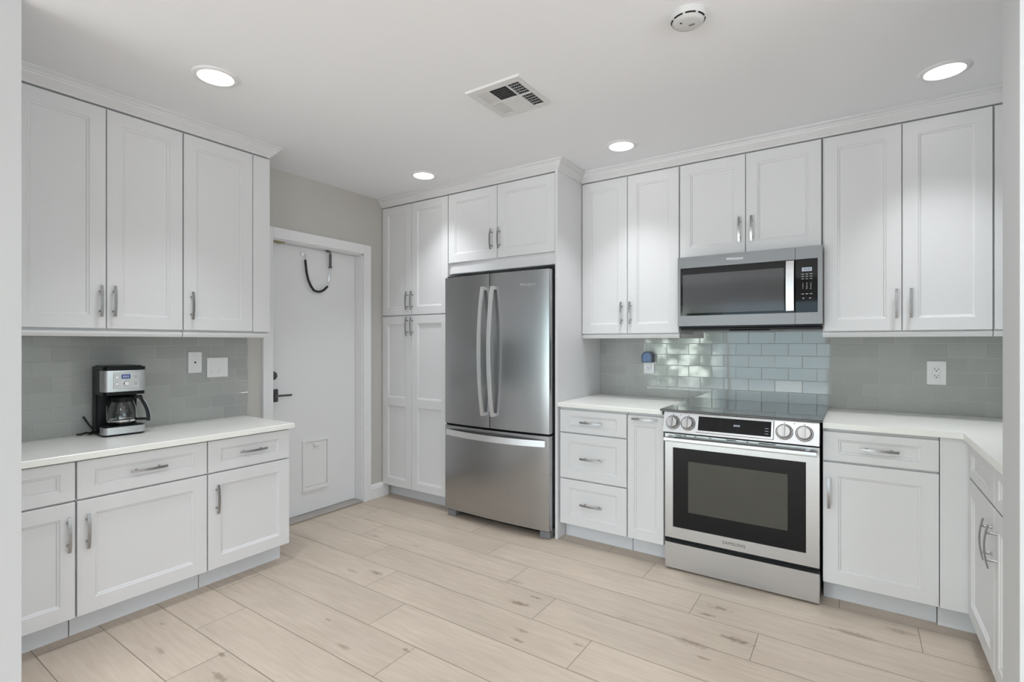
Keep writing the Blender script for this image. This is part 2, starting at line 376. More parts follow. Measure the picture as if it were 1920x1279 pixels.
# door, its casing and its hardware
m = MB(); t_ = .022; wv = .072
def casing(m):
    m.box(LX, LX+t_, DY0-wv+.004, DY0+.004, 0, DZ+wv, 0, .003)
    m.box(LX, LX+t_, DY1-.004, DY1+wv-.004, 0, DZ+wv, 0, .003)
    m.box(LX, LX+t_-.0005, DY0+.004, DY1-.004, DZ-.004, DZ+wv, 0, .002)
    # jambs inside the wall
    m.box(LX-.14, LX, DY0, DY0+.012, 0, DZ); m.box(LX-.14, LX, DY1-.012, DY1, 0, DZ); m.box(LX-.14, LX, DY0, DY1, DZ-.012, DZ)
casing(m); struct(m.build('trim_1', TRIMW))
DX = LX-.087
m = MB(); m.box(LX-1.2, LX-.14, DY0-.12, DY0-.02, 0, CZ); m.box(LX-1.2, LX-.14, DY1+.02, DY1+.12, 0, CZ); m.box(LX-1.3, LX-1.2, DY0-.12, DY1+.12, 0, CZ)  # unseen box behind the door, added to stop light leaking under it
m.box(LX-1.2, LX-.14, DY0-.02, DY1+.02, DZ, DZ+.1); m.box(LX-1.2, LX-.14, DY0-.02, DY1+.02, -.05, -.001); struct(m.build('wall_light_block', WALLG))
m = MB(); m.box(DX-.04, DX, DY0+.0135, DY1-.0135, .018, DZ-.0135, 0, .002)
door = struct(m.build('door_1', DOORW))
m = MB(); m.box(LX-.10, LX+.012, DY0+.012, DY1-.012, 0, .016, 0, .005); struct(m.build('trim_2', THRESH))
m = MB(); m.lathe([(0, .026), (.014, .026), (.018, .022), (.026, .02), (.031, .012), (.032, 0)], (DX, 2.045, 1.075), 0, 28)
m.box(DX+.024, DX+.033, 2.035, 2.055, 1.070, 1.08); m.build('deadbolt', DARKM, door)
m = MB(); m.box(DX, DX+.010, 2.012, 2.085, .885, .978, 0, .004)
m.cyl((DX+.008, 2.045, .932), .016, .04, 0, 20, bev=.002)
m.tube([(DX+.045, 2.04, .932), (DX+.047, 2.07, .932), (DX+.047, 2.165, .930)], .0075, 12)
m.build('door_handle', DARKM, door)
m = MB(); py0, py1, pz0, pz1 = 2.28, 2.51, .185, .575
for a in ((py0, py1, pz1-.02, pz1), (py0, py1, pz0, pz0+.03), (py0, py0+.018, pz0+.03, pz1-.02), (py1-.018, py1, pz0+.03, pz1-.02)):
    m.box(DX, DX+.014, a[0], a[1], a[2], a[3], 0, .0)
pd = m.build('pet_door', WPLAST, door); m = MB(); m.box(DX, DX+.007, py0+.02, py1-.02, pz0+.032, pz1-.022, 0, .002); m.build('flap', WPLAST, pd)
m = MB(); m.box(DX+.006, DX+.022, 2.37, 2.415, .515, .54, 0, .004); m.build('latch', WPLAST, pd)
# brass latch at the head of the frame
m = MB(); m.tube([(LX-.03, 2.01, 2.028), (LX-.03, 2.10, 2.028)], .007, 10); m.cyl((LX-.03, 2.045, 2.028), .012, .03, 1, 14, bev=.002); m.tube([(LX-.03, 2.012, 2.018), (LX-.03, 2.012, 2.04)], .006, 8)
tagm(m.build('frame_latch', BRASS), 'small worn brass bolt at the top left corner of the white door frame', 'latch')
# door restraint chain
ch = thing('door_restraint', 'black rubber covered restraint chain hanging in a loop from the top of the white door', 'door restraint', (DX, 2.4, 1.7))
cx, cy, cz = DX, 2.4, 1.7
def rel(l): return [(a-cx, b-cy, c-cz) for a, b, c in l]
m = MB(); m.box(0, .006, 2.262-cy, 2.305-cy, 1.965-cz, 1.995-cz, 0, .002); m.box(.006, .02, 2.285-cy, 2.297-cy, 1.965-cz, 1.985-cz); m.build('door_plate', CHROME, ch)
px = DX+.022
m = MB(); P = rel([(px, 2.292, 1.935), (px, 2.296, 1.90), (px, 2.303, 1.84), (px, 2.318, 1.785), (px, 2.340, 1.742), (px, 2.365, 1.712), (px, 2.395, 1.704), (px, 2.425, 1.707), (px, 2.455, 1.722), (px, 2.487, 1.752)])
m.tube(P, .0085, 12); m.build('sleeve', RUBBER, ch)
m = MB(); m.tube(rel([(px, 2.290, 1.975), (px, 2.290, 1.935)]), .003, 8)
m.build('connector', CHROME, ch); m = MB()
m.tube(rel([(px, 2.487, 1.750), (px, 2.497, 1.785)]), .003, 8)
m.build('connector', CHROME, ch); m = MB()
m.tube(rel([(px, 2.508, 1.905), (px, 2.4965, 1.79), (px, 2.501, 1.785), (px, 2.5055, 1.79), (px, 2.522, 1.905)]), .0022, 8)
m.build('wire_link', CHROME, ch)
m = MB(); m.cyl(rel([(px, 2.513, 1.905)])[0], .0095, .105, 2, 16, bev=.002); m.cyl(rel([(px, 2.513, 1.900)])[0], .014, .012, 2, 16, bev=.002); m.build('spring_cylinder', DARKM, ch)
m = MB(); m.tube(rel([(px, 2.513, 2.008), (px+.001, 2.512, 2.018), (px+.002, 2.505, 2.026), (px+.002, 2.490, 2.0275), (px+.002, 2.478, 2.026)]), .005, 10)
m.box(px-.010-cx, px+.014-cx, 2.47-cy, 2.50-cy, 2.029-cz, 2.033-cz); m.build('frame_hook', DARKM, ch)

# baseboard between the casing and the pantry
m = MB(); prof = [(0, 0), (.016, 0), (.016, .085), (.013, .09), (.013, .10), (.008, .108), (.008, .114), (.003, .12), (0, .12)]
m.prism([(a, b) for a, b in prof], (LX, DY1+wv-.004, 0), 1, 2.98-(DY1+wv-.004)+.06)
struct(m.build('baseboard_left', TRIMW))

# crown mouldings: profile (outwards, z)
CP = [(-.02, 2.462), (.000, 2.462), (.003, 2.468), (.030, 2.497), (.032, 2.505), (.038, 2.505), (.041, 2.512), (.052, 2.519), (.055, 2.519), (.055, CZ-.0005), (-.02, CZ-.0005)]
def crown(name, path):
    # path of (x,y) along the cabinet fronts; outward is to the right of travel
    m = MB(); n = len(path); P = [Vector(p) for p in path]; rings = []
    for i in range(n):
        d0 = (P[i]-P[i-1]).normalized() if i > 0 else (P[1]-P[0]).normalized()
        d1 = (P[i+1]-P[i]).normalized() if i < n-1 else d0
        n0 = Vector((d0.y, -d0.x)); n1 = Vector((d1.y, -d1.x)); mi = (n0+n1)/(1+n0.dot(n1))
        rings.append([(P[i].x+mi.x*a, P[i].y+mi.y*a, z) for a, z in CP])
    k = len(CP)
    for i in range(n-1):
        vs = rings[i]+rings[i+1]; m.add(vs, [(q, (q+1) % k, k+(q+1) % k, k+q) for q in range(k)])
    m.add(rings[0], [tuple(range(k))]); m.add(rings[-1], [tuple(range(k))])
    return struct(m.build(name, WHITE))
FY, UY = 2.98, 3.33
crown('trim_3', [(-3.03, .515), (-3.03, 1.776), (LX+.001, 1.776)][::1])
crown('trim_4', [(LX+.001, FY), (-1.65, FY), (-1.65, UY), (EX-.001, UY)])

# ---------------------------------------------------------------- backsplashes
def splash(name, a0, a1, z0, z1, joff, zoff, bw, rh, place, ends):
    m = MB(); gr = .0026
    def P(a, z, d): return place(a, z, d)
    q = lambda a, b, c, d, mi, at=0: m.add([a, b, c, d], [(0, 1, 2, 3)], mi, False, at)
    q(P(a0, z0, .0072), P(a1, z0, .0072), P(a1, z1, .0072), P(a0, z1, .0072), 1)
    k0 = int(math.floor((z0-zoff)/rh)); k = k0
    while zoff+k*rh < z1-.004:
        za, zb = max(z0, zoff+k*rh+gr/2), min(z1, zoff+(k+1)*rh-gr/2)
        off = joff+(bw/2 if k % 2 else 0)
        i = math.floor((a0-off)/bw)
        while off+i*bw < a1:
            aa, ab = max(a0, off+i*bw+gr/2), min(a1, off+(i+1)*bw-gr/2)
            if ab-aa > .003 and zb-za > .003:
                d = .0082; b = .0012; tx = random.gauss(0, 1)*.00016; tz = random.gauss(0, 1)*.00010; r = random.random()
                f = [P(aa+b, za+b, d-tx-tz), P(ab-b, za+b, d+tx-tz), P(ab-b, zb-b, d+tx+tz), P(aa+b, zb-b, d-tx+tz)]
                e = [P(aa, za, .0074), P(ab, za, .0074), P(ab, zb, .0074), P(aa, zb, .0074)]
                w = [P(aa, za, .003), P(ab, za, .003), P(ab, zb, .003), P(aa, zb, .003)]
                m.add(f+e+w, [(0, 1, 2, 3)]+[(4+j, 4+(j+1) % 4, (j+1) % 4, j) for j in range(4)]+[(8+j, 8+(j+1) % 4, 4+(j+1) % 4, 4+j) for j in range(4)], 0, False, r)
            i += 1
        k += 1
    return m.build(name, [TILE, GROUT])
s1 = splash('tile_backsplash', .516, 1.815, .830, 1.372, 1.278-.1528*.5, .8275, .1528, .0776, lambda a, z, d: (LX+d, a, z), 0)
tagm(s1, 'grey glass subway tile backsplash on the left wall behind the coffee maker', 'backsplash')
s2 = splash('tile_backsplash', -1.649, EX-.001, .9145, 1.40, -1.131, .9162, .1545, .0778, lambda a, z, d: (a, BY-d, z), 0)
tagm(s2, 'glossy grey glass subway tile backsplash on the back wall behind the range', 'backsplash')

# ---------------------------------------------------------------- cabinets
PROF = [(0, 0), (.0025, .004), (.009, .0055), (.012, .0105)]
def shaker(x0, x1, z0, z1, fw=.064, fh=.064, t=.020, mids=()):
    m = MB(); e = .0018; F = -t
    m.add([(x0, 0, z0), (x1, 0, z0), (x1, 0, z1), (x0, 0, z1)], [(0, 1, 2, 3)])
    o0 = [(x0, 0, z0), (x1, 0, z0), (x1, 0, z1), (x0, 0, z1)]; o1 = [(a, F+e, c) for a, b, c in o0]
    o2 = [(x0+e, F, z0+e), (x1-e, F, z0+e), (x1-e, F, z1-e), (x0+e, F, z1-e)]
    for A, B in ((o0, o1), (o1, o2)): m.add(A+B, [(j, (j+1) % 4, 4+(j+1) % 4, 4+j) for j in range(4)])
    zs = [z0+fh]
    for a, b in mids: zs += [a, b]
    zs.append(z1-fh)
    xa, xb = x0+fw, x1-fw
    def q(a, b, c, d): m.add([(a, F, c), (b, F, c), (b, F, d), (a, F, d)], [(0, 1, 2, 3)])
    zb = [z0+e]+zs+[z1-e]
    # stiles cut at the same heights as the rails so that the vertices weld
    for i in range(len(zb)-1):
        q(x0+e, xa, zb[i], zb[i+1]); q(xb, x1-e, zb[i], zb[i+1])
        if i % 2 == 0: q(xa, xb, zb[i], zb[i+1])
    for i in range(0, len(zs), 2):
        c0, c1 = zs[i], zs[i+1]
        rings = [[(xa+p, F+d, c0+p), (xb-p, F+d, c0+p), (xb-p, F+d, c1-p), (xa+p, F+d, c1-p)] for p, d in PROF]
        for A, B in zip(rings, rings[1:]): m.add(A+B, [(j, (j+1) % 4, 4+(j+1) % 4, 4+j) for j in range(4)])
        m.add(rings[-1], [(0, 1, 2, 3)])
    return m
def pull(parent, x, z, vert, t=.020, L=.152):
    # bowed flat bar on two posts, centred on (x, z) of a front
    m = MB(); pts = []; n = 12
    for i in range(n+1):
        s = -1+2*i/n; a = s*L/2; d = -t-.024-.010*(1-s*s)
        pts.append((x, d, z+a) if vert else (x+a, d, z))
    w = (.0058, 0, 0) if vert else (0, 0, .0058)
    m.ribbon(pts, w, (0, .0024, 0))
    for s in (-1, 1):
        a = s*.048; c = (x, -t, z+a) if vert else (x+a, -t, z)
        m.lathe([(.0055, 0), (.0045, -.003), (.0042, -.030)], c, 1, 12)
    return m.build('handle', NICKEL, parent)
def cabinet(name, label, group, org, rz, w, z0, z1, depth, fronts, toe=0, rail=False, toe_ext=(0, 0), kind='cabinet', frame=WHITE):
    c = thing(name, label, kind, (org[0], org[1], 0), rz, group)
    m = MB(); zb = z0 if not toe else z0
    m.box(.0008, w-.0008, .0015, depth, zb, z1, 0, .001)
    m.build('carcass', frame, c)
    if toe:
        m = MB(); m.box(.001-toe_ext[0], w-.001+toe_ext[1], .08, .095, 0.0, z0-.0005); m.box(.03, w-.03, .095, depth-.02, .001, z0-.0005); m.build('toe_kick', TOE, c)
    if rail:
        m = MB(); m.prism([(-.012, 0), (-.012, -.012), (-.006, -.026), (.02, -.026), (.02, 0)], (.001, 0, z0), 0, w-.002); m.build('light_rail', WHITE, c)
    for f in fronts:
        typ, x0, x1, a, b = f[:5]; opt = f[5] if len(f) > 5 else {}
        if typ == 'panel':
            m = MB(); m.box(x0, x1, -.02, .001, a, b, 0, .0015); m.build('filler_strip', WHITE, c); continue
        fw = opt.get('fw', .064); fh = opt.get('fh', .045 if typ == 'drawer' else .064)
        d = shaker(x0, x1, a, b, fw, fh, mids=opt.get('mids', ())).build('drawer' if typ == 'drawer' else 'door', WHITE, c)
        h = opt.get('h')
        if h: pull(d, h[0], h[1], h[2])
    return c
g = .002
# --- left wall, base run (front plane x=-2.81); local x = world y - origin
LBX = -2.83
bz0, bz1, dz0, dz1 = .112, .618, .626, .792
cabinet('base_cabinet', 'white base cabinet with one drawer, partly hidden at the left edge of the photo', 'white shaker base cabinets on the left wall', (LBX, .517), pi/2, .765-.517, .112, .7985, .538,
        [('drawer', .002, .245, dz0, dz1, {'fw': .05}), ('door', .002, .245, bz0+.002, bz1, {'fw': .05, 'h': (.220, .486, True)})], toe=1)
cabinet('base_cabinet', 'wide white base cabinet with one drawer over one door, below the coffee maker', 'white shaker base cabinets on the left wall', (LBX, .767), pi/2, 1.3055-.767, .112, .7985, .538,
        [('drawer', .002, .5365, dz0, dz1, {'h': (.269, .711, False)}), ('door', .002, .5365, bz0+.002, bz1, {'h': (.036, .484, True)})], toe=1)
cabinet('base_cabinet', 'white base cabinet at the end of the left run beside the white door', 'white shaker base cabinets on the left wall', (LBX, 1.3075), pi/2, 1.771-1.3075, .112, .7985, .538,
        [('drawer', .002, .4615, dz0, dz1, {'h': (.236, .711, False)}), ('door', .002, .4615, bz0+.002, bz1, {'h': (.043, .484, True)})], toe=1)
m = MB(); m.box(LX+.001, -2.785, .516, 1.79, .80, .83, 0, .0025); tagm(m.build('countertop', QUARTZ), 'white quartz countertop on the left run under the coffee maker', 'countertop')
# --- left wall uppers
UX = -3.05
ut0, ut1 = 1.380, 2.452
cabinet('wall_cabinet', 'tall white two door wall cabinet at the left above the coffee maker', 'white shaker wall cabinets on the left wall', (UX, .590), pi/2, 1.283-.590, 1.368, 2.4615, .318,
        [('door', .002, .350, ut0, ut1, {'h': (.326, 1.512, True)}), ('door', .354, .691, ut0, ut1, {'h': (.380, 1.514, True)})], rail=True)
cabinet('wall_cabinet', 'tall white single door wall cabinet with a plain end strip, nearest the door', 'white shaker wall cabinets on the left wall', (UX, 1.285), pi/2, 1.776-1.285, 1.368, 2.4615, .318,
        [('door', .002, .382, ut0, ut1, {'h': (.038, 1.514, True)}), ('panel', .386, .491, ut0-.003, ut1)], rail=True)
m = MB(); m.box(LX+.001, UX+.02, .516, .589, 1.368, 2.4615); tagm(m.build('filler_panel', WHITE), 'plain white filler panel between the left wall cabinets and the wall return', 'panel')
# --- pantry
PY = 3.0
cabinet('pantry_cabinet', 'full height white pantry cabinet with four doors left of the refrigerator', None, (-3.366, PY), 0, 3.366-2.622, .105, 2.4615, .655,
        [('door', .004, .346, .107, 1.532, {'h': (.311, 1.445, True), 'mids': ((.782, .852),)}), ('door', .350, .742, .107, 1.532, {'h': (.366, 1.445, True), 'mids': ((.782, .852),)}),
         ('door', .004, .346, 1.541, 2.452, {'h': (.311, 1.655, True)}), ('door', .350, .742, 1.541, 2.452, {'h': (.366, 1.655, True)})], toe=1)
# --- cabinet over the fridge, with its rail, and the tall end panel
c = cabinet('wall_cabinet', 'short white two door cabinet above the refrigerator', None, (-2.620, PY), 0, .948, 1.84, 2.4615, .655,
        [('door', .003, .466, 1.925, 2.452, {'h': (.424, 2.064, True)}), ('door', .470, .946, 1.925, 2.452, {'h': (.493, 2.064, True)})])
m = MB(); m.box(.02, .946, -.006, .002, 1.842, 1.915, 0, .002); m.build('bottom_rail', WHITE, c)
m = MB(); m.box(-1.669, -1.650, 2.972, BY-.001, 0, 2.4615, 0, .0015); tagm(m.build('end_panel', WHITE), 'tall white end panel standing to the right of the refrigerator', 'panel')

# --- back wall base cabinets
BBY = 3.005
cabinet('drawer_cabinet', 'white base cabinet with three stacked drawers right of the refrigerator', None, (-1.648, BBY), 0, .478, .112, .8845, .65,
        [('drawer', .010, .475, .722, .868, {'h': (.242, .795, False), 'fh': .036}), ('drawer', .010, .475, .418, .714, {'h': (.242, .560, False), 'fh': .055}), ('drawer', .010, .475, .114, .410, {'h': (.242, .262, False), 'fh': .055})], toe=1)
cabinet('base_cabinet', 'narrow white base cabinet with one tall door between drawers and range', None, (-1.168, BBY), 0, .226, .112, .8845, .65,
        [('door', .002, .224, .114, .868, {'h': (.112, .850, False), 'fw': .042, 'fh': .06})], toe=1)
cabinet('base_cabinet', 'white base cabinet with one drawer over one door, right of the range', None, (-.143, BBY), 0, .453, .112, .8845, .65,
        [('drawer', .003, .451, .725, .868, {'h': (.231, .798, False), 'fh': .036}), ('door', .003, .451, .114, .715, {'h': (.028, .566, True)})], toe=1)
cabinet('corner_filler', 'plain white filler panel in the inside corner of the right base cabinets', None, (.3105, 2.986), 0, .1155, .112, .8845, .6, [], toe=1, toe_ext=(0, .06), kind='panel')
# --- east base run, fronts at x=.405; local x = 3.0 - y
cabinet('sink_base_cabinet', 'white two door base cabinet along the right edge, seen at a steep angle', None, (.427, 2.985), -pi/2, .895, .112, .8845, .60,
        [('drawer', .004, .507, .725, .868, {'fh': .036}), ('drawer', .512, .892, .725, .868, {'fh': .036}),
         ('door', .004, .507, .114, .715, {'h': (.471, .590, True)}), ('door', .512, .892, .114, .715, {'h': (.554, .590, True)})], toe=1)
m = MB(); m.box(-1.649, -.946, 2.965, BY-.010, .886, .914, 0, .0025); tagm(m.build('countertop', QUARTZ), 'short white quartz countertop between the refrigerator panel and the range', 'countertop')
m = MB()
L_ = [(-.140, 2.965), (.387, 2.965), (.387, 2.077), (EX-.001, 2.077), (EX-.001, BY-.010), (-.140, BY-.010)]
m.prism(L_, (0, 0, .886), 2, .028); tagm(m.build('countertop', QUARTZ), 'L shaped white quartz countertop to the right of the range', 'countertop')
# --- back wall uppers
UBY = 3.35
cabinet('wall_cabinet', 'white two door wall cabinet between the refrigerator panel and the microwave', 'white shaker wall cabinets on the back wall', (-1.648, UBY), 0, .697, 1.368, 2.4615, .309,
        [('door', .003, .343, ut0-.005, ut1, {'h': (.307, 1.515, True)}), ('door', .347, .694, ut0-.005, ut1, {'h': (.370, 1.515, True)})], rail=True)
cabinet('wall_cabinet', 'short white two door wall cabinet above the microwave', 'white shaker wall cabinets on the back wall', (-.949, UBY), 0, .787, 1.852, 2.4615, .309,
        [('door', .003, .391, 1.856, ut1, {'h': (.360, 1.995, True)}), ('door', .395, .784, 1.856, ut1, {'h': (.428, 1.995, True)})])
cabinet('wall_cabinet', 'wide white two door wall cabinet to the right of the microwave', 'white shaker wall cabinets on the back wall', (-.160, UBY), 0, .705, 1.368, 2.4615, .309,
        [('door', .008, .353, ut0-.005, ut1, {'h': (.331, 1.515, True)}), ('door', .357, .703, ut0-.005, ut1, {'h': (.391, 1.515, True)})], rail=True)
cabinet('wall_cabinet', 'white wall cabinet of which only a sliver shows at the right edge', 'white shaker wall cabinets on the back wall', (.547, UBY), 0, .492, 1.368, 2.4615, .309,
        [('door', .003, .49, ut0-.005, ut1, {'h': (.035, 1.515, True)})], rail=True)

# ---------------------------------------------------------------- refrigerator (front at y 2.90)
fr = thing('refrigerator', 'stainless steel french door refrigerator with bottom freezer drawer', 'refrigerator', (-2.130, 2.985, 0))
HW = .468
m = MB(); m.box(-.455, .440, -.014, .655, .075, 1.775, 0, .004); m.build('case', FSIDE, fr)
def bowed(x0, x1, z0, z1, n=14):
    # a door slab whose front follows one shallow curve across the whole fridge
    m = MB(); yf = lambda x: -.065-.020*(1-(x/HW)**2)
    pts = [(x0+(x1-x0)*i/n) for i in range(n+1)]
    e = .005; ring = [(x0, -.016)]+[(x0, yf(x0)+e)]+[(x0+e*.4, yf(x0)+e*.3)]+[(x, yf(x)) for x in pts[1:-1]]+[(x1-e*.4, yf(x1)+e*.3), (x1, yf(x1)+e), (x1, -.016)]
    k = len(ring); vs = [(x, y, z) for z in (z0, z1) for x, y in ring]
    m.add(vs, [(i, i+1, k+i+1, k+i) for i in range(k-1)], 0, True)
    m.add(vs, [(k-1, 0, k, 2*k-1), tuple(range(k)), tuple(range(k, 2*k))], 0, False)
    return m, yf
def bowhandle(parent, x, z0, z1, yf):
    m = MB(); n = 20; pts = []; wv = []
    for i in range(n+1):
        s = -1+2*i/n; pts.append((x, yf(x)-.022-.045*(1-s*s), (z0+z1)/2+s*(z1-z0)/2))
    m.ribbon(pts, (.0135, 0, 0), (0, .006, 0))
    for z in (z0+.012, z1-.012): m.box(x-.011, x+.011, yf(x)-.024, yf(x)+.003, z-.012, z+.012, 0, .002)
    m.build('handle', FHAND, parent)
m, yf = bowed(-HW, -.0335, .704, 1.802); dl = m.build('door', FSTEEL, fr); bowhandle(dl, -.078, .79, 1.71, yf)
m, yf = bowed(-.0285, HW-.020, .704, 1.802); dr = m.build('door', FSTEEL, fr); bowhandle(dr, .008, .79, 1.71, yf)
text('lettering', 'Whirlpool', .030, (.288, yf(.288)-.0008, 1.706), (R(90), 0, R(2)), LOGO, dr)
m, yf = bowed(-HW, HW-.020, .058, .688); dw = m.build('freezer_drawer', FSTEEL, fr)
m = MB(); pts = []
for i in range(25):
    s = -1+2*i/24; xx = s*.432-.008; pts.append((xx, yf(xx)-.012-.045*(1-s*s), .640))
m.ribbon(pts, (0, 0, .021), (0, .005, 0))
for s in (-1, 1): m.box(s*.426-.008-.008, s*.426-.008+.008, yf(.43)-.014, yf(.43)+.003, .620, .660, 0, .002)
m.build('handle', FHAND, dw)
for x in (-.385, .380):
    m = MB(); m.box(x-.075, x+.065, -.05, .02, 1.8025, 1.812, 0, .003); m.build('hinge_cover', BLACK, fr)
for x in (-.455, .362):
    m = MB(); m.box(x, x+.078, -.05, .05, 0, .052, 0, .006); m.build('foot', GREYP, fr)
m = MB(); m.box(-.372, .357, .0, .03, .015, .075, 0, .002); m.build('base_grille', BLACK, fr)
m = MB(); m.box(-.46, .442, -.055, .011, .690, .702); m.build('gasket', BLACK, fr)

# ---------------------------------------------------------------- range (front of door at y 2.95)
rg = thing('kitchen_range', 'stainless steel slide-in electric range with black glass cooktop', 'range', (-.5385, 2.985, 0))
hw = .386
m = MB(); m.box(-hw, hw, .012, .655, .018, .905, 0, .002); m.box(-hw+.02, hw-.02, .03, .6, 0.0, .018); m.build('case', BLACK, rg)
m = MB(); m.box(-hw-.022, hw+.014, -.062, .66, .9155, .9275, 0, .003); m.build('cooktop', COOK, rg)
# front control panel, tilted
zt, zb_ = .9150, .802; yt, yb = -.045, -.078
m = MB(); m.prism([(yt, zt), (yb, zb_), (yb+.012, zb_-.004), (.011, zb_-.004), (.011, zt)], (-hw, 0, 0), 0, 2*hw); cp = m.build('control_panel', STEEL, rg)
tl = math.atan2(yt-yb, zt-zb_); u = Vector((0, sin(tl), cos(tl))); nrm = Vector((0, -cos(tl), sin(tl))); org = Vector((0, yb, zb_))
def onp(x, h, d): p = org+u*h+nrm*d; return (x, p.y, p.z)
def slab(m, x0, x1, h0, h1, d0, d1, mi=0, inset=0):
    vs = [onp(x, h, d0) for x, h in ((x0, h0), (x1, h0), (x1, h1), (x0, h1))]+[onp(x, h, d1) for x, h in ((x0+inset, h0+inset), (x1-inset, h0+inset), (x1-inset, h1-inset), (x0+inset, h1-inset))]
    m.add(vs, [(3, 2, 1, 0), (4, 5, 6, 7)]+[(j, (j+1) % 4, 4+(j+1) % 4, 4+j) for j in range(4)], mi)
m = MB(); slab(m, -.202, .186, .010, .108, 0, .010, 0, .003); dsf = m.build('display_frame', STEEL, rg)
m = MB(); slab(m, -.190, .174, .022, .101, .0095, .0115, 0, .001); dg = m.build('display', GLOSSB, dsf)
for i in range(4): m = MB(); slab(m, -.006+i*.008, -.001+i*.008, .060, .069, .0115, .0119); m.build('digit', LCD, dg)
for i in range(3): m = MB(); slab(m, .145, .162, .035+i*.014, .037+i*.014, .0115, .0119); m.build('printed_mark', LCD, dg)
for kx in (-.331, -.247, .233, .322):
    m = MB(); hh = .056
    def ring(r, d, n=32): return [tuple(Vector(onp(kx+r*cos(2*pi*i/n), hh+r*sin(2*pi*i/n), d))) for i in range(n)]
    prof = [(.039, 0), (.039, .003), (.036, .006), (.033, .006), (.031, .009), (.030, .030), (.028, .033), (.004, .033)]
    n = 32
    for (ra, da), (rb, db) in zip(prof, prof[1:]):
        A, B = ring(ra, da), ring(rb, db); m.add(A+B, [(i, (i+1) % n, n+(i+1) % n, n+i) for i in range(n)], 0, True)
    m.add(ring(.004, .033), [tuple(range(n))])
    kb = m.build('knob', KNOBM, rg)
    m = MB(); A, B = ring(.0405, .0), ring(.0405, .0015); C_, D_ = ring(.0385, .0015), ring(.0385, 0)
    for P_, Q_ in ((A, B), (B, C_), (C_, D_)): m.add(P_+Q_, [(i, (i+1) % n, n+(i+1) % n, n+i) for i in range(n)])
    m.build('dial_ring', GREYP, kb)
    m = MB(); A, B = ring(.0335, .0062), ring(.0315, .0070); m.add(A+B, [(i, (i+1) % n, n+(i+1) % n, n+i) for i in range(n)]); m.build('inner_ring', BLACK, kb)
    m = MB(); slab(m, kx-.0065, kx+.0065, hh-.029, hh+.029, .030, .044, 0, .0015); m.build('knob_grip', NICKEL, kb)
for kx in (-.331, -.247, -.289, .233, .322, .2775): m = MB(); slab(m, kx-.003, kx+.003, .100, .104, 0, .0006); m.build('dial_mark', MARKD, cp)
# oven door
m = MB(); dx0, dx1, z0, z1, yd = -hw+.001, hw-.001, .186, .786, -.035
ox0, ox1, oz0, oz1 = -.340, .327, .250, .708
for a in ((dx0, ox0, z0, z1), (ox1, dx1, z0, z1), (ox0, ox1, z0, oz0), (ox0, ox1, oz1, z1)):
    m.box(a[0], a[1], yd, .010, a[2], a[3], 0, .0)
od = m.build('oven_door', STEEL, rg)
m = MB(); m.box(ox0+.0005, ox1-.0005, yd+.003, yd+.008, oz0+.0005, oz1-.0005); gw = m.build('door_glass', GLOSSB, od)
m = MB(); m.box(-.255, .245, yd+.0018, yd+.0032, .345, .635, 0, .001); m.build('inner_window', OWIN, gw)
m = MB(); n = 14; pts = [(-.372+.744*i/n, yd-.045, .762) for i in range(n+1)]
ringp = [(-.011, -.010), (-.013, 0), (-.009, .011), (.004, .013), (.010, .006), (.009, -.008), (0, -.013)]
m.prism([(yd-.045+a, .760+b) for a, b in ringp], (-.376, 0, 0), 0, .752, 0, True)
for x in (-.345, .325): m.box(x, x+.022, yd-.040, yd+.001, .750, .772, 0, .002)
m.build('handle', HSTEEL, od)
for x0_, x1_ in ((-.33, -.29), (-.28, -.265), (-.22, -.21), (-.14, -.13), (-.05, .0), (.05, .06), (.11, .19)): m = MB(); m.box(x0_, x1_, yd-.002, yd+.001, .779, .783); m.build('vent_slot', BLACK, od)
text('lettering', 'SAMSUNG', .024, (-.012, yd-.0006, .218), (R(90), 0, 0), MARKD, od, spacing=1.1)
m = MB(); m.prism([(-.036, .157), (-.036, .012), (-.028, .008), (.010, .008), (.010, .158), (-.034, .158)], (dx0, 0, 0), 0, dx1-dx0); m.build('storage_drawer', STEEL, rg)

# ---------------------------------------------------------------- microwave (front at y 3.25)
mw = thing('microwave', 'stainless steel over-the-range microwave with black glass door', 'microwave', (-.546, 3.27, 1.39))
zo = 1.39; a0, a1 = -.391, .391
m = MB(); m.box(a0+.004, a1-.004, .0, .388, .012, .452, 0, .003); m.build('case', BLACK, mw)
m = MB(); m.box(a0+.01, a1-.01, .02, .36, 0, .012, 0, .002)
m.box(-.10, .12, .05, .12, -.006, .0, 0, .002); m.build('bottom_vent', BLACK, mw)
yd = -.022; zt_, zb2 = 1.846-zo, 1.415-zo; sp = .260
wx0, wx1, wz0, wz1 = -.374, .369, 1.479-zo, 1.777-zo
m = MB()
for a in ((a0, wx0, zb2, zt_), (wx0, sp-.001, zb2, wz0), (wx0, sp-.001, wz1, zt_)): m.box(a[0], a[1], yd, -.001, a[2], a[3])
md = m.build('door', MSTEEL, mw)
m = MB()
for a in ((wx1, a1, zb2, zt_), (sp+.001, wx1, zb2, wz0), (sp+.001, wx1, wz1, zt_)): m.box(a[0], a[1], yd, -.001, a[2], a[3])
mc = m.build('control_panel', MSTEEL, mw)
m = MB(); m.box(wx0+.0004, sp-.0015, yd+.002, -.001, wz0+.0004, wz1-.0004); dg = m.build('door_glass', GLOSSB, md)
m = MB(); m.box(wx0+.014, .205, yd+.0008, yd+.0022, 1.494-zo, 1.736-zo, 0, .0006); m.build('window', MWIN, dg)
m = MB(); m.box(wx0+.052, .170, yd+.0002, yd+.0010, 1.508-zo, 1.690-zo, 0, .0004); m.build('window_screen', MWIN, dg)
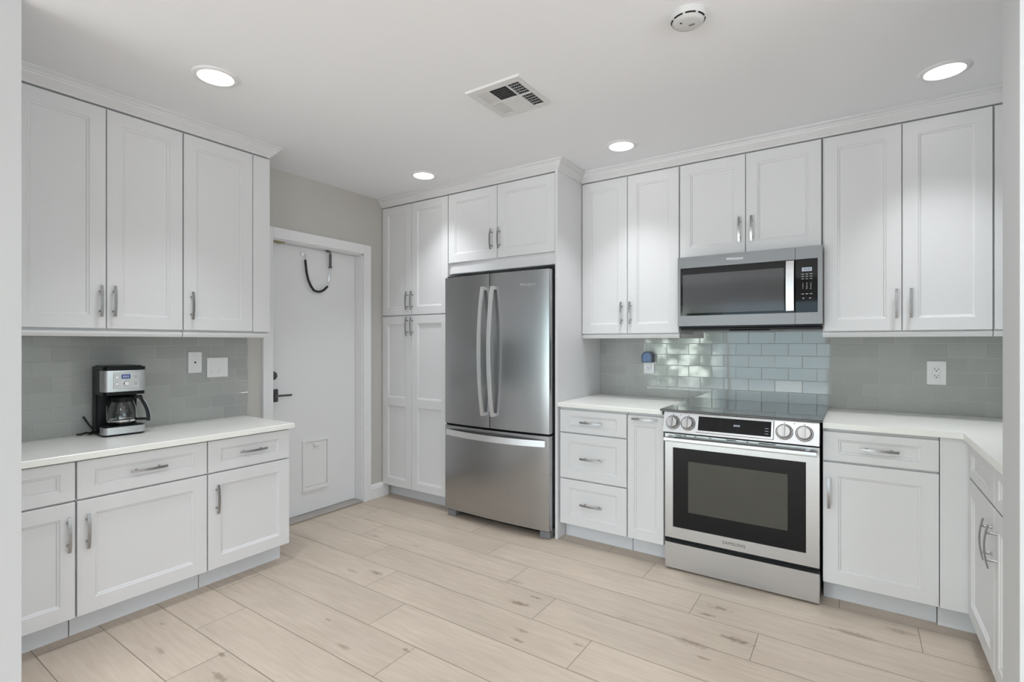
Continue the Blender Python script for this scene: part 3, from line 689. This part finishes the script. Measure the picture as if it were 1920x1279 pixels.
m = MB(); m.box(sp+.0015, wx1-.0004, yd+.002, -.001, wz0+.0004, wz1-.0004); kp = m.build('keypad', GLOSSB, mc)
m = MB(); n = 12; pts = []
for i in range(n+1):
    s = -1+2*i/n; pts.append((.2365, yd-.020-.012*(1-s*s), 1.629-zo+s*.140))
m.ribbon(pts, (.0195, 0, 0), (0, .005, 0))
for s in (-1, 1): m.box(.225, .248, yd-.018, yd+.001, 1.629-zo+s*.13-.008, 1.629-zo+s*.13+.008, 0, .002)
m.build('handle', HSTEEL, md)
m = MB(); m.box(.293, .341, yd+.001, yd+.003, 1.708-zo, 1.729-zo); ld = m.build('display', LCD, mc)
for i in range(4): m = MB(); m.box(.303+i*.008+(.002 if i > 1 else 0), .307+i*.008+(.002 if i > 1 else 0), yd+.0004, yd+.0012, 1.713-zo, 1.724-zo); m.build('digit', MARKD, ld)
for r, zz in enumerate((1.692, 1.679, 1.666)):
    for cix in range(3): m = MB(); m.box(.291+cix*.020, .303+cix*.020, yd+.0012, yd+.0024, zz-zo-.0015, zz-zo+.0015); m.build('button_mark', MARK, kp)
for zz in (1.582,):
    for cix in range(3): m = MB(); m.box(.291+cix*.020, .303+cix*.020, yd+.0012, yd+.0024, zz-zo-.002, zz-zo+.002); m.build('button_mark', MARK, kp)
for xx in (.300, .332): m = MB(); m.box(xx-.004, xx+.004, yd+.0012, yd+.0024, 1.556-zo, 1.561-zo); m.build('button_mark', MARK, kp)
text('number_keys', '1  2  3\n4  5  6\n7  8  9\n*  0  #', .0115, (.317, yd+.0018, 1.626-zo), (R(90), 0, 0), MARK, kp, extrude=.0002, spacing=1.4, line=.85)
text('lettering', 'Whirlpool', .022, (-.055, yd-.0004, 1.812-zo), (R(90), 0, 0), LOGO, md)

# ---------------------------------------------------------------- coffee maker; front faces +x, turned so local x = world y
cm = thing('coffee_maker', 'black and stainless drip coffee maker on the left countertop', 'coffee maker', (-3.235, 1.062, .8305), pi/2-R(3))
w = .090; H = .358
def rrect(x0, x1, y0, y1, r, n=5):
    pts = []
    for cx_, cy_, a in ((x1-r, y1-r, 0), (x0+r, y1-r, pi/2), (x0+r, y0+r, pi), (x1-r, y0+r, 1.5*pi)):
        for i in range(n+1): pts.append((cx_+r*cos(a+pi/2*i/n), cy_+r*sin(a+pi/2*i/n)))
    return pts
m = MB(); m.prism(rrect(-w, w, .036, .112, .012), (0, 0, .004), 2, .335); m.prism(rrect(-w, w, -.090, .112, .02), (0, 0, .210), 2, .125); m.prism(rrect(-w, w, -.090, .112, .02), (0, 0, .004), 2, .010)
m.build('body', BLACK, cm)
m = MB(); m.prism(rrect(-w-.001, w+.001, -.097, .113, .02), (0, 0, .339), 2, .016); m.prism(rrect(-w+.01, w-.01, -.085, .11, .02), (0, 0, .355), 2, .005); m.build('lid', BLACK, cm)
def wrapfront(z0, z1, yfr, yback, r=.022, t=0.002):
    m = MB(); pts = []
    pts.append((-w-t, yback)); 
    for i in range(7): a = pi+pi/2*i/6; pts.append((-w-t+r+r*cos(a), yfr+r+r*sin(a)))
    for i in range(7): a = 1.5*pi+pi/2*i/6; pts.append((w+t-r+r*cos(a), yfr+r+r*sin(a)))
    pts.append((w+t, yback)); k = len(pts)
    inner = [(x*(1-.002/.09), y_+.003) for x, y_ in pts]
    vs = [(x, y_, z) for z in (z0, z1) for x, y_ in pts]; m.add(vs, [(i, i+1, k+i+1, k+i) for i in range(k-1)], 0, True)
    m.add([(x, y_, z0) for x, y_ in pts], [tuple(range(k))]); m.add([(x, y_, z1) for x, y_ in pts], [tuple(range(k))]); m.add([vs[0], vs[k-1], vs[2*k-1], vs[k]], [(0, 1, 2, 3)])
    return m
head = wrapfront(.228, .337, -.095, -.03).build('head', STEEL, cm)
wrapfront(.010, .046, -.097, -.03).build('base_band', STEEL, cm)
m = MB(); m.prism(rrect(-w+.003, w-.003, -.092, -.02, .02), (0, 0, .046), 2, .004); m.cyl((0, -.030, .050), .060, .004, 2, 32, bev=.001); m.build('warming_plate', BLACK, cm)
m = MB(); yy = -.0965
m.box(-.052, .060, yy-.001, yy+.003, .243, .325, 0, .001); pn = m.build('button_panel', HSTEEL, head)
m = MB(); m.box(-.018, .020, yy-.003, yy, .294, .316, 0, .0008); cd_ = m.build('display', LCDB, head)
for i in range(4): m = MB(); m.box(-.012+i*.007, -.008+i*.007, yy-.0036, yy-.003, .300, .310); m.build('digit', LCD, cd_)
m = MB(); m.lathe([(0, -.014), (.010, -.014), (.012, -.011), (.0135, 0)], (.002, yy, .270), 1, 24); m.build('knob', CHROME, head)
for bx, bz in ((-.038, .303), (-.038, .268), (.044, .303), (.044, .268)):
    m = MB(); m.box(bx-.007, bx+.007, yy-.004, yy, bz-.007, bz+.007, 0, .0015); m.build('button', CHROME, head)
m = MB(); m.tube([(-.085, .095, .02), (-.105, .10, .05), (-.118, .098, .075), (-.128, .10, .095)], .004, 8)
m.tube([(-.085, .10, .012), (-.105, .085, .006), (-.12, .08, .012), (-.113, .06, .008), (-.10, .07, .006), (-.118, .09, .010), (-.145, .075, .006), (-.16, .08, .007)], .0045, 8)
m.build('power_cord', RUBBER, cm)
# carafe
cf = thing('glass_carafe', 'glass carafe with black handle standing in the coffee maker', 'carafe', (-3.204, 1.064, .8305+.0546), pi/2-R(3))
m = MB(); pr = [(0, 0), (.050, 0), (.060, .004), (.066, .018), (.066, .045), (.060, .085), (.050, .112), (.046, .122), (.0445, .122), (.0485, .111), (.0585, .085), (.0642, .045), (.0642, .019), (.059, .006), (.05, .0025), (0, .0025)]
m.lathe(pr, (0, 0, 0), 2, 40); m.build('glass_body', GLASS, cf)
m = MB(); m.lathe([(.0475, .118), (.050, .118), (.051, .14), (.046, .144), (.03, .148), (0, .149)], (0, 0, 0), 2, 32); m.build('lid', BLACK, cf)
m = MB(); m.lathe([(.0655, .016), (.0672, .016), (.0672, .024), (.0655, .024)], (0, 0, 0), 2, 40); m.build('metal_band', CHROME, cf)
m = MB(); hp = []
for i in range(13):
    s = i/12; hp.append((.058+.047*sin(.25+s*pi*.50), -.024-.020*s, .140-.132*s))
m.ribbon([(a, b, c) for a, b, c in hp], (.004, .012, 0), (.0085, -.002, 0)); m.ribbon([(.045, -.015, .135), (.078, -.024, .139)], (0, .011, 0), (0, 0, .007)); m.ribbon([(.060, -.02, .020), (.104, -.040, .018)], (0, .008, 0), (0, 0, .006)); hd = m.build('handle', BLACK, cf)
m = MB(); m.ribbon([(a+.0088, b-.0045, c) for a, b, c in hp[1:]], (.003, .010, 0), (.0012, 0, 0)); m.build('handle_inlay', HSTEEL, hd)
m = MB()
for i in range(9): m.box(-.0672, -.0655, -.004, .004, .030+i*.008, .033+i*.008)
m.build('level_marks', MARK, cf)

# ---------------------------------------------------------------- wall plates
def plate(name, label, cat, org, rz, w_, h_, t=.006):
    c = thing(name, label, cat, org, rz); m = MB(); m.box(-w_/2, w_/2, -t, 0, -h_/2, h_/2, 0, .002); m.build('face_plate', WPLAST, c); return c
def screw(c, x, z, t=.006): m = MB(); m.cyl((x, -t-.0008, z), .003, .001, 1, 12); m.build('screw', VENTM, c)
o = plate('power_outlet', 'white power outlet on the tile backsplash right of the range', 'outlet', (.365, BY-.0105, 1.143), 0, .084, .130)
m = MB(); m.box(-.017, .017, -.0085, -.0055, -.034, .034, 0, .001); of_ = m.build('socket_face', WPLAST, o)
m = MB()
for zc in (.019, -.017):
    m.box(-.009, -.0065, -.0092, -.0084, zc-.001, zc+.008); m.box(.0055, .008, -.0092, -.0084, zc-.001, zc+.007); m.cyl((-.0005, -.0092, zc-.007), .003, .0008, 1, 12)
m.build('slots', BLACK, of_)
o = plate('power_outlet', 'white power outlet left of the range with a blue plug-in device over its top', 'outlet', (-1.259, BY-.0105, 1.143), 0, .078, .118)
m = MB(); m.box(-.017, .017, -.0085, -.0055, -.034, .034, 0, .001); of_ = m.build('socket_face', WPLAST, o)
m = MB(); m.box(-.009, -.0065, -.0092, -.0084, -.018, -.009); m.box(.0055, .008, -.0092, -.0084, -.018, -.010); m.cyl((-.0005, -.0092, -.025), .003, .0008, 1, 12); m.build('slots', BLACK, of_)
pl = thing('plug_in_night_light', 'dark blue round-topped plug-in device on the outlet left of the range', 'night light', (-1.259, BY-.0195, 1.168))
prof = [(-.040, 0), (.040, 0), (.040, .040)]+[(.040*cos(a), .042+.038*sin(a)) for a in [pi*i/12 for i in range(13)]][0:13]+[(-.040, .040)]
def vprism(m, prof, y0, y1, mi=0):
    k = len(prof); vs = [(a, y_, b) for y_ in (y0, y1) for a, b in prof]
    m.add(vs, [(i, (i+1) % k, k+(i+1) % k, k+i) for i in range(k)]+[tuple(range(k)), tuple(range(k, 2*k))], mi)
m = MB(); vprism(m, prof, -.045, 0); m.build('housing', BLUEP, pl)
m = MB(); vprism(m, [(a*.74, .008+b*.78) for a, b in prof], -.048, -.044); m.build('face', BLUEF, pl)
o = plate('cable_plate', 'white cable wall plate with one dark hole right of the coffee maker', 'wall plate', (LX+.0105, 1.487, 1.190), pi/2, .078, .128)
m = MB(); m.cyl((0, -.0072, 0), .0055, .0015, 1, 16); m.build('hole', BLACK, o); screw(o, 0, .045); screw(o, 0, -.045)
o = plate('light_switch', 'white double rocker light switch plate at the right end of the left backsplash', 'light switch', (LX+.0105, 1.620, 1.155), pi/2, .128, .124)
for x in (-.026, .026):
    m = MB(); m.prism([(-.0055, -.034), (-.0115, -.034), (-.0070, 0), (-.0085, .034), (-.0055, .034)], (x-.017, 0, 0), 0, .034); m.build('rocker', WPLAST, o)

# ---------------------------------------------------------------- ceiling fittings
def downlight(x, y, label):
    c = thing('recessed_light', label, 'ceiling light', (x, y, CZ), 0, 'round recessed ceiling lights')
    m = MB(); m.lathe([(.072, -.001), (.074, -.007), (.080, -.008), (.094, -.004), (.097, 0.0)], (0, 0, 0), 2, 48); m.build('trim_ring', TRIMW, c)
    m = MB(); m.lathe([(0, -.003), (.073, -.003), (.073, -.0005), (0, -.0005)], (0, 0, 0), 2, 48, smooth=False); m.build('diffuser', LIT, c)
    a = area('recessed_light_lamp', (x, y, CZ-.012), (0, 0, 0), .14, .14, DOWN_W, (.94, .975, 1), 'DISK', 84)
downlight(-2.43, 1.165, 'round recessed ceiling light in front of the left wall cabinets')
downlight(-2.607, 2.70, 'round recessed ceiling light in front of the pantry cabinet')
downlight(-1.205, 2.98, 'round recessed ceiling light near the cabinets left of the microwave')
downlight(.325, 2.97, 'round recessed ceiling light at the upper right corner of the photo')
for x, y, e_ in ((-.45, .35, 7), (.0, 1.05, 6), (-1.2, -1.5, 7), (.4, -1.2, 6), (2.2, -.2, 4), (-2.4, -3.2, 4), (.2, -3.2, 4)):  # unseen ceiling lamps, added to fill the floor, base fronts and counters
    area('added_fill_lamp', (x, y, CZ-.012), (0, 0, 0), .14, .14, e_, (.94, .975, 1), 'DISK', 160)

v = thing('air_vent', 'square white air supply register in the middle of the ceiling', 'vent', (-1.4225, 2.0775, CZ))
h_ = .153
m = MB(); cells = [(-.118, -.055, -.113, -.003), (-.118, -.055, .012, .130), (-.047, .052, -.113, -.001), (.061, .122, -.113, -.003), (.061, .122, .012, .130)]
# plate as a grid with the five openings left out
xs = [-h_, -.118, -.055, -.047, .052, .061, .122, h_]; ys = [-h_, -.113, -.003, .012, .130, h_]
for i in range(len(xs)-1):
    for j in range(len(ys)-1):
        mx, my = (xs[i]+xs[i+1])/2, (ys[j]+ys[j+1])/2
        if any(a < mx < b and c < my < d for a, b, c, d in cells): continue
        m.box(xs[i], xs[i+1], ys[j], ys[j+1], -.009, -.006)
A = [(-h_, -h_, -.009), (h_, -h_, -.009), (h_, h_, -.009), (-h_, h_, -.009)]; B = [(x*1.03, y*1.03, -.0015) for x, y, z in A]; C_ = [(x, y, 0) for x, y, z in B]
for P_, Q_ in ((A, B), (B, C_)): m.add(P_+Q_, [(j, (j+1) % 4, 4+(j+1) % 4, 4+j) for j in range(4)])
m.build('face_plate', VENTM, v)
m = MB(); m.box(-.13, .13, -.125, .14, -.0015, -.0005); m.build('duct_shade', VENTD, v)  # black sheet painted for the shade inside the duct
m = MB()
def blade(m, p0, p1, along, tilt):
    t = .0007; s = .0055
    if along == 'y':
        x = p0; dx = s*tilt; m.add([(x-dx, p1[0], -.009), (x-dx, p1[1], -.009), (x+dx, p1[1], -.002), (x+dx, p1[0], -.002)], [(0, 1, 2, 3)])
        m.add([(x-dx+t, p1[0], -.009), (x-dx+t, p1[1], -.009), (x+dx+t, p1[1], -.002), (x+dx+t, p1[0], -.002)], [(3, 2, 1, 0)])
    else:
        y = p0; dx = s*tilt; m.add([(p1[0], y-dx, -.009), (p1[1], y-dx, -.009), (p1[1], y+dx, -.002), (p1[0], y+dx, -.002)], [(0, 1, 2, 3)])
        m.add([(p1[0], y-dx+t, -.009), (p1[1], y-dx+t, -.009), (p1[1], y+dx+t, -.002), (p1[0], y+dx+t, -.002)], [(3, 2, 1, 0)])
for (a, b, c, d) in cells:
    if abs(a+.047) < .001:
        for i in range(8): blade(m, c+(i+.5)*(d-c)/8, (a, b), 'x', .7)
    else:
        tl_ = 1 if a > 0 else -1
        for i in range(5): blade(m, a+(i+.5)*(b-a)/5, (c, d), 'y', .8 if a < 0 else -.35)
m.build('louvre_blades', VENTM, v)
m = MB()
for (a, b, c, d) in cells[3:]:
    for i in range(1, 5): m.box(a, b, c+i*(d-c)/5-.0008, c+i*(d-c)/5+.0008, -.008, -.006)
m.build('cross_bars', VENTM, v)
m = MB(); m.box(-.132, -.128, -.075, -.035, -.022, -.008); m.build('damper_lever', VENTM, v)

sd = thing('smoke_detector', 'round white smoke detector at the top edge of the photo', 'smoke detector', (-.520, 1.935, CZ))
m = MB(); m.lathe([(0.0, -.034), (.040, -.034), (.052, -.030), (.058, -.022), (.062, -.020), (.066, -.010), (.068, 0)], (0, 0, 0), 2, 48); m.build('housing', DETP, sd)
for a0_ in (0, 1, 2, 3, 4, 5, 6, 7):
    m = MB(); aa = a0_*pi/4+.1; m.lathe([(.0575, -.0245), (.0592, -.0225), (.0612, -.0208)], (0, 0, -.0004), 2, 8, a0=aa, a1=aa+.62); m.build('vent_slot', BLACK, sd)
m = MB(); m.cyl((-.02, -.022, -.0352), .004, .0012, 2, 12); m.build('indicator', BLACK, sd)
m = MB(); m.box(.0, .022, .004, .014, -.0348, -.0338, 0, .0004); m.build('printed_label', GREYP, sd)
